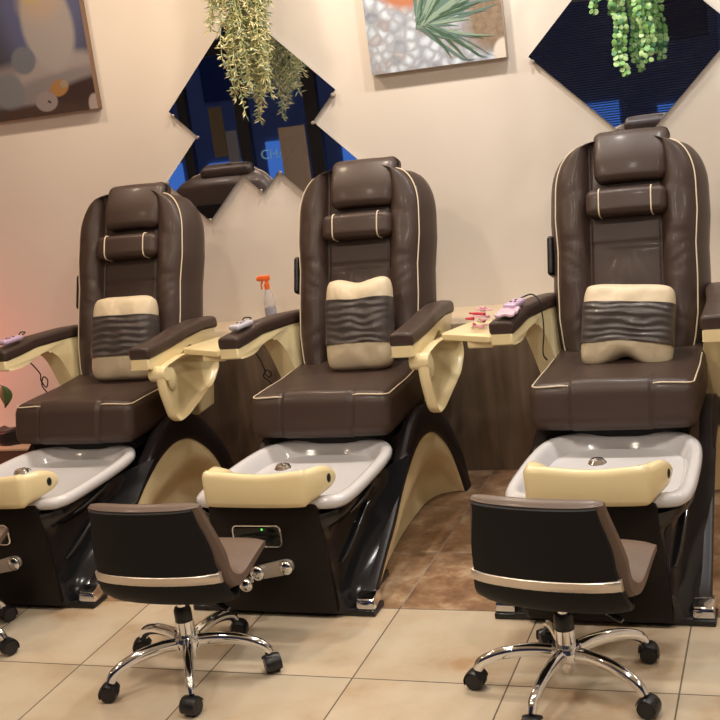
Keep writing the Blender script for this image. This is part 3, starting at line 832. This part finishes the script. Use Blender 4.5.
col = lay(col, .165, .115, .052, .036, (.45, .24, .08), .12, .3)
col = lay(col, .195, .130, .020, .018, (.40, .34, .24), .2)
col = lay(col, .085, .062, .060, .045, (.36, .31, .30), .06)
col = lay(col, .10, .060, .010, .005, (.03, .02, .02), .2, -.6)
col = lay(col, .34, .02, .034, .05, (.50, .42, .38), .1)
col = mixc(nt, 1.0, col, (.60, .58, .61), 'MULTIPLY')
nt.links.new(col, b.inputs['Base Color']); b.inputs['Roughness'].default_value = .45
picture(-3.66, -2.972, 1.675, 2.26, 'canvas print of a white candle, stones and shell at top left', m, mat('canvas_side_brown', (.20, .12, .08), .6))

# ------------------------------------------------------------------ hanging plants
def leaf(bm, p, d, L, w, mi, curl=.2):
    d = d.normalized(); s = d.cross(Vector((rr.uniform(-1, 1), rr.uniform(-1, 1), rr.uniform(-1, 1)))).normalized(); n = d.cross(s)
    a = bm.verts.new(p); b = bm.verts.new(p+d*L*.45+s*w); c = bm.verts.new(p+d*L+n*L*curl); e = bm.verts.new(p+d*L*.45-s*w)
    f = bm.faces.new((a, b, c)); f.material_index = mi; f = bm.faces.new((a, c, e)); f.material_index = mi
rr = random.Random(21)
root = empty('hanging_plant', 'pale yellow-green artificial hanging plant in front of large left mirror', 'plant', (-2.155, 4.845, 2.30))
POT = mat('planter_white', (.6, .56, .5), .5)
obj('planter', lathe([(.001, 0), (.055, 0), (.08, .10), (.085, .11), (.078, .11), (.07, .09), (.001, .085)], (0, 0, -.02), 20), POT, root)
obj('wall_bracket', tube([(0, .153, .10), (0, .08, .10), (0, .0, .09)], .006, 8), RUBBER, root)
LM = [mat('pale_leaf_green', (.42, .44, .20), .55), mat('pale_leaf_yellow', (.66, .60, .34), .55), mat('pale_leaf_grey', (.25, .31, .20), .55), mat('pale_leaf_bluegreen', (.26, .36, .27), .55)]
bmL = bmesh.new(); bmS = bmesh.new()
def strand(x0, y0, x1, zend, leafy=1.0):
    pts = []
    ztop = .07; n = 26
    for i in range(n+1):
        t = i/n; z = lerp(ztop, zend, t)
        x = lerp(x0, x1, t**.7)+.010*math.sin(t*9+x0*50)+rr.uniform(-.002, .002); y = lerp(y0, y0-.03, t)+.008*math.sin(t*7+x0*31)
        if i < 3: y *= .8
        pts.append(Vector((x, y, z)))
    add_tube(bmS, pts, .0016, 4)
    for i in range(2, n+1):
        for k in range(int(5*leafy)):
            p = pts[i].lerp(pts[i-1], rr.random())
            d = Vector((rr.uniform(-1, 1), rr.uniform(-1, .7), rr.uniform(-1.1, .35)))
            leaf(bmL, p, d, rr.uniform(.022, .040), rr.uniform(.0026, .0046), rr.choice([0, 0, 1, 1, 1, 2, 3]))
for k in range(46):
    a = rr.uniform(-1, 1); x1 = a*.098-.012
    zend = -.80+.12*abs(a)+rr.uniform(0, .26)
    strand(a*.07, rr.uniform(-.06, .05), x1, zend)
for k in range(24):   # short bushy strands higher up, reaching to the left
    x1 = rr.uniform(-.17, .13); strand(x1*.5, rr.uniform(-.05, .05), x1, rr.uniform(-.40, -.24), .9)
obj('stems', bmS, LM[0], root); o = obj('foliage', bmL, LM[0], root, mats=LM, smooth=False); o['kind'] = 'stuff'

root = empty('hanging_plant', 'bright green trailing plant with round leaves in front of right mirror', 'plant', (-.575, 4.78, 2.16))
obj('planter', lathe([(.001, 0), (.055, 0), (.08, .10), (.085, .11), (.078, .11), (.07, .09), (.001, .085)], (0, 0, -.02), 20), POT, root)
obj('wall_bracket', tube([(0, .22, .10), (0, .08, .10), (0, .0, .09)], .006, 8), RUBBER, root)
GM = [mat('round_leaf_green', (.16, .34, .09), .45), mat('round_leaf_light', (.34, .52, .22), .45), mat('round_leaf_dark', (.06, .18, .07), .5)]
bmL = bmesh.new(); bmS = bmesh.new()
def gstrand(x0, x1, zend, y0=-.02):
    pts = [Vector((lerp(x0*.4, x1, min(1, i/8)) + .006*math.sin(i*.7+x1*40), y0-.06*min(1, i/6)+(.02 if i > 6 else 0), lerp(.08, zend, i/30))) for i in range(31)]
    add_tube(bmS, pts, .0015, 4)
    L = (pts[0]-pts[-1]).length; n = int(L/.0165)
    for i in range(n):
        t = i/n*30; p = pts[int(t)].lerp(pts[min(30, int(t)+1)], t % 1)
        for s in (-1, 1):
            q = p+Vector((s*rr.uniform(.006, .013), rr.uniform(-.012, .006), rr.uniform(-.006, .006)))
            r = rr.uniform(.0095, .0125); nn = Vector((s*.3+rr.uniform(-.5, .5), -1, rr.uniform(-.2, .9))).normalized()
            a = nn.orthogonal().normalized(); bb = nn.cross(a); mi = rr.choice([0, 0, 1, 1, 2])
            c = bmL.verts.new(q+nn*.003); ring = [bmL.verts.new(q+(a*math.cos(2*PI*k/8)+bb*math.sin(2*PI*k/8))*r) for k in range(8)]
            for k in range(8): f = bmL.faces.new((c, ring[k], ring[(k+1) % 8])); f.material_index = mi
for (x1, ze) in ((-.130, -.40), (-.110, -.36), (-.045, -.60), (-.028, -.64), (-.035, -.40), (-.005, -.37), (.015, -.41), (.030, -.43), (.047, -.58), (.066, -.60)):
    gstrand(x1, x1, ze, rr.uniform(-.04, .0))
obj('stems', bmS, GM[2], root); o = obj('foliage', bmL, GM[0], root, mats=GM, smooth=True, angle=None); o['kind'] = 'stuff'

# plant on the plinth at the left edge
root = empty('potted_plant', 'small potted plant with one green leaf beside leftmost chair', 'plant', (-3.88, 4.78, .147))
obj('pot', lathe([(.001, 0), (.06, 0), (.075, .09), (.078, .10), (.07, .10), (.065, .08), (.001, .075)], seg=20), RUBBER, root)
VG = mat('vine_leaf', (.07, .13, .04), .5)
for (sx, sy, sz, lx, ly, lz, L) in ((0, 0, .09, .295, -.15, .312, .105), (0, 0, .09, -.16, -.05, .42, .08), (0, 0, .09, -.02, -.10, .30, .08)):
    path = smooth_path([(sx, sy, sz), ((sx+lx)/2-.02, (sy+ly)/2, lz+.05), (lx, ly, lz)], 6)
    lf = obj('stem', tube(path, .003, 6), VG, root)
    bm = bmesh.new(); rows = []
    for i in range(11):
        t = i/10; w = L*.36*math.sin(PI*min(.99, t**.75)); c = Vector((lx+.01*math.sin(t*3), ly-.012*t, lz+.01-L*t))
        rows.append([c+Vector((w*k, .012*abs(k)*1.0-.01, 0)) for k in (-1, -.5, 0, .5, 1)])
    add_rings(bm, rows, closed=False); obj('leaf', bm, VG, lf, angle=None)
# dark objects lying on the plinth
bm = rcube((0, 0, .042), (.13, .05, .042), .02, (6, 4, 3), lambda p: Vector((p.x, p.y+.02*math.sin(p.x*30), p.z*(1+.15*math.sin(p.x*22)))))
o = obj('folded_bag', bm, RUBBER, None, angle=None, loc=(-3.64, 4.76, .147)); tag(o, 'black folded bag lying on low plinth beside leftmost chair', 'bag')

# ------------------------------------------------------------------ small items
# spray bottle on the ledge
root = empty('spray_bottle', 'clear spray bottle with orange trigger standing on the wall ledge', 'spray bottle', (-2.228, 4.80, .634), math.radians(12))
CLEAR = mat('clear_plastic', (.86, .84, .86), .08, trans=.75, ior=1.35)
ORANGE = mat('orange_plastic', (.85, .16, .03), .4)
obj('bottle', lathe([(.001, 0), (.028, 0), (.031, .005), (.031, .10), (.027, .125), (.016, .148), (.012, .155), (.012, .165), (.001, .165)], seg=24), CLEAR, root)
obj('bottle_label', lathe([(.0315, .03), (.0315, .085)], seg=24), mat('grey_label', (.30, .30, .36), .4), root)
bm = lathe([(.001, .158), (.014, .158), (.015, .165), (.014, .182), (.001, .183)], seg=16); add_box(bm, -.045, .022, -.010, .010, .192, .214, bev=.005)
add_box(bm, -.008, .010, -.008, .008, .18, .2, bev=.003)
add_tube(bm, smooth_path([(-.018, 0, .195), (-.030, 0, .178), (-.030, 0, .158)], 5), .0045, 8); add_lathe(bm, [(.001, -.052), (.008, -.052), (.008, -.044), (.001, -.044)], (0, 0, .203), 10, 'X')
obj('trigger_head', bm, ORANGE, root); root.scale = (.82, .82, 1.10)

# remotes
REM = mat('remote_silver', (.50, .48, .55), .25, coat=.3); REMP = mat('remote_lilac', (.50, .36, .52), .3, coat=.3)
def remote(cx, pos, rz, m, label, cable, name='remote_control', L=.055):
    p = chair_pt(cx, pos); root = empty(name, label, 'remote control', p, rz, 'chair remote controls')
    obj('remote_body', rcube((0, 0, .010), (.024, L, .010), .009, (4, 6, 2)), m, root, angle=None)
    for i in range(3):
        obj('button', lathe([(.001, .019), (.005, .019), (.005, .022), (.001, .0225)], ((-.008, .008, 0)[i], (-.01, -.01, .02)[i], 0), 10), RUBBER, root)
    inv = Matrix.Rotation(-rz, 3, 'Z')
    pts = smooth_path([inv @ (chair_pt(cx, q)-p) for q in cable], 8)
    obj('cable', tube(pts, .0028, 6), CORD, root)
remote(-1.638, (-.352, .715, .800), math.radians(-8), REM, 'silver remote on the left armrest of the middle chair',
       [(-.352, .765, .808), (-.35, .80, .818), (-.39, .82, .815), (-.405, .83, .79), (-.402, .83, .72), (-.36, .83, .66), (-.345, .84, .60), (-.352, .85, .585), (-.335, .85, .57), (-.325, .85, .585), (-.342, .85, .598), (-.36, .85, .575), (-.34, .85, .555), (-.33, .86, .535), (-.32, .9, .50)])
remote(-2.664, (-.352, .70, .800), math.radians(-8), REMP, 'lilac remote on the left armrest of the leftmost chair',
       [(-.352, .75, .808), (-.35, .80, .818), (-.39, .82, .815), (-.405, .83, .79), (-.402, .83, .72), (-.36, .83, .665), (-.345, .84, .63), (-.355, .85, .60), (-.335, .85, .57), (-.322, .85, .60), (-.34, .85, .615), (-.355, .85, .58), (-.338, .85, .55), (-.33, .86, .52), (-.32, .9, .49)])
remote(-.608, (-.350, .77, .804), math.radians(-8), REMP, 'lilac remote on the left armrest of the rightmost chair',
       [(-.350, .825, .816), (-.335, .86, .820), (-.31, .88, .822), (-.285, .87, .80), (-.275, .86, .74), (-.275, .85, .68), (-.283, .85, .63), (-.285, .86, .60), (-.28, .88, .58)])
# nail tools on the tray and armrest of the right chair
def bits(seed, n, cx, c, spread, mts, label, name, cat, lz=.010, L=(.03, .07)):
    q = random.Random(seed); root = empty(name, label, cat, chair_pt(cx, c))
    for k in range(n):
        a = q.uniform(0, PI); l = q.uniform(*L); x, y = q.uniform(-1, 1)*spread[0], q.uniform(-1, 1)*spread[1]; z = .004+.0045*k
        d = Vector((math.cos(a), math.sin(a), 0))*l/2; cc = Vector((x, y, z))
        obj(('metal_loop', 'handle')[k % 2], (tube(smooth_path([cc-d, cc-d*.3+Vector((d.y, -d.x, 0))*.35, cc+d, cc-d*.3-Vector((d.y, -d.x, 0))*.35], 5, closed=True), .0025, 6, closed=True) if k % 2 == 0 else tube([cc-d, cc+d*.2, cc+d], lambda t: lerp(.006, .0035, t), 8)), mts[k % len(mts)], root)
    return root
RED = mat('red_handle', (.55, .05, .08), .4); PINK = mat('pink_plastic', (.75, .40, .48), .4)
bits(3, 16, -.608, (-.478, .740, .738), (.028, .06), [CHROME, RED, PINK, PINK], 'pile of red and pink nail tools on the opened tray', 'nail_tools', 'nail tools')
o = obj('plastic_packet', rcube((0, 0, .007), (.035, .055, .006), .005, (6, 8, 2), lambda p: Vector((p.x, p.y, p.z+.003*math.sin(p.x*150+p.y*90)))), mat('pink_film', (.72, .50, .62), .2, coat=.5), None, loc=chair_pt(-.608, (-.352, .675, .798)))
tag(o, 'pink plastic packet lying on armrest beside the nail tools', 'packet')

# ------------------------------------------------------------------ lights
def area(name, loc, size, power, col, rot=(0, 0, 0), shape='DISK', sy=None):
    l = bpy.data.lights.new(name, 'AREA'); l.shape = shape; l.size = size
    if sy: l.size_y = sy
    l.energy = power; l.color = col; o = bpy.data.objects.new(name, l); C.objects.link(o); o.location = loc; o.rotation_euler = rot; return o
WARM, WARM2, NEUT = (1, .80, .58), (1, .86, .70), (1, .93, .83)
for (x, y, p, col) in ((-3.3, 4.3, 8.5, (1, .78, .60)), (-2.45, 4.3, 13, WARM), (-1.55, 4.3, 19, WARM2), (-.85, 4.3, 13, (1, .97, .92)), (-.1, 4.3, 13, (1, .97, .92)), (.9, 4.3, 13, (1, .97, .92))):
    area('downlight', (x, y, ZC-.02), .12, p, col)
for (x, y, p, col) in ((-3.2, 2.3, 10, (1, .78, .62)), (-1.9, 2.3, 18, WARM2), (-.6, 2.3, 18, NEUT), (.8, 2.3, 14, NEUT), (-4.5, .8, 8, WARM), (-2, .6, 17, WARM2), (.3, .6, 17, NEUT)):
    area('downlight', (x, y, ZC-.02), .20, p, col)
pk = bpy.data.lights.new('pink_lamp', 'POINT'); pk.energy = 5.5; pk.color = (1, .20, .18); pk.shadow_soft_size = .12
po = bpy.data.objects.new('pink_lamp', pk); C.objects.link(po); po.location = (-4.0, 4.55, .5)

w = bpy.data.worlds.new('dusk'); bpy.context.scene.world = w; w.use_nodes = True
w.node_tree.nodes['Background'].inputs[0].default_value = (.065, .085, .19, 1); w.node_tree.nodes['Background'].inputs[1].default_value = .55

# ------------------------------------------------------------------ camera
F, yaw, pitch, roll, H = 1210., -.366, .22, -.133, 3.59*.45
cy, sy = math.cos(yaw), math.sin(yaw)
fwd = Vector((sy*math.cos(pitch), cy*math.cos(pitch), -math.sin(pitch))); right = Vector((cy, -sy, 0)); up = right.cross(fwd)
r_ = right*math.cos(roll)+up*math.sin(roll); u_ = -right*math.sin(roll)+up*math.cos(roll)
cam = bpy.data.cameras.new('camera'); co = bpy.data.objects.new('camera', cam); C.objects.link(co)
cam.sensor_width = 36; cam.lens = F/720*36; cam.clip_start = .05
M = Matrix((r_, u_, -fwd)).transposed().to_4x4(); M.translation = Vector((0, 0, H)); co.matrix_world = M
sc = bpy.context.scene; sc.camera = co
sc.view_settings.view_transform = 'Standard'; sc.view_settings.look = 'None'; sc.view_settings.exposure = 0; sc.view_settings.gamma = 1
sc.view_settings.use_curve_mapping = False
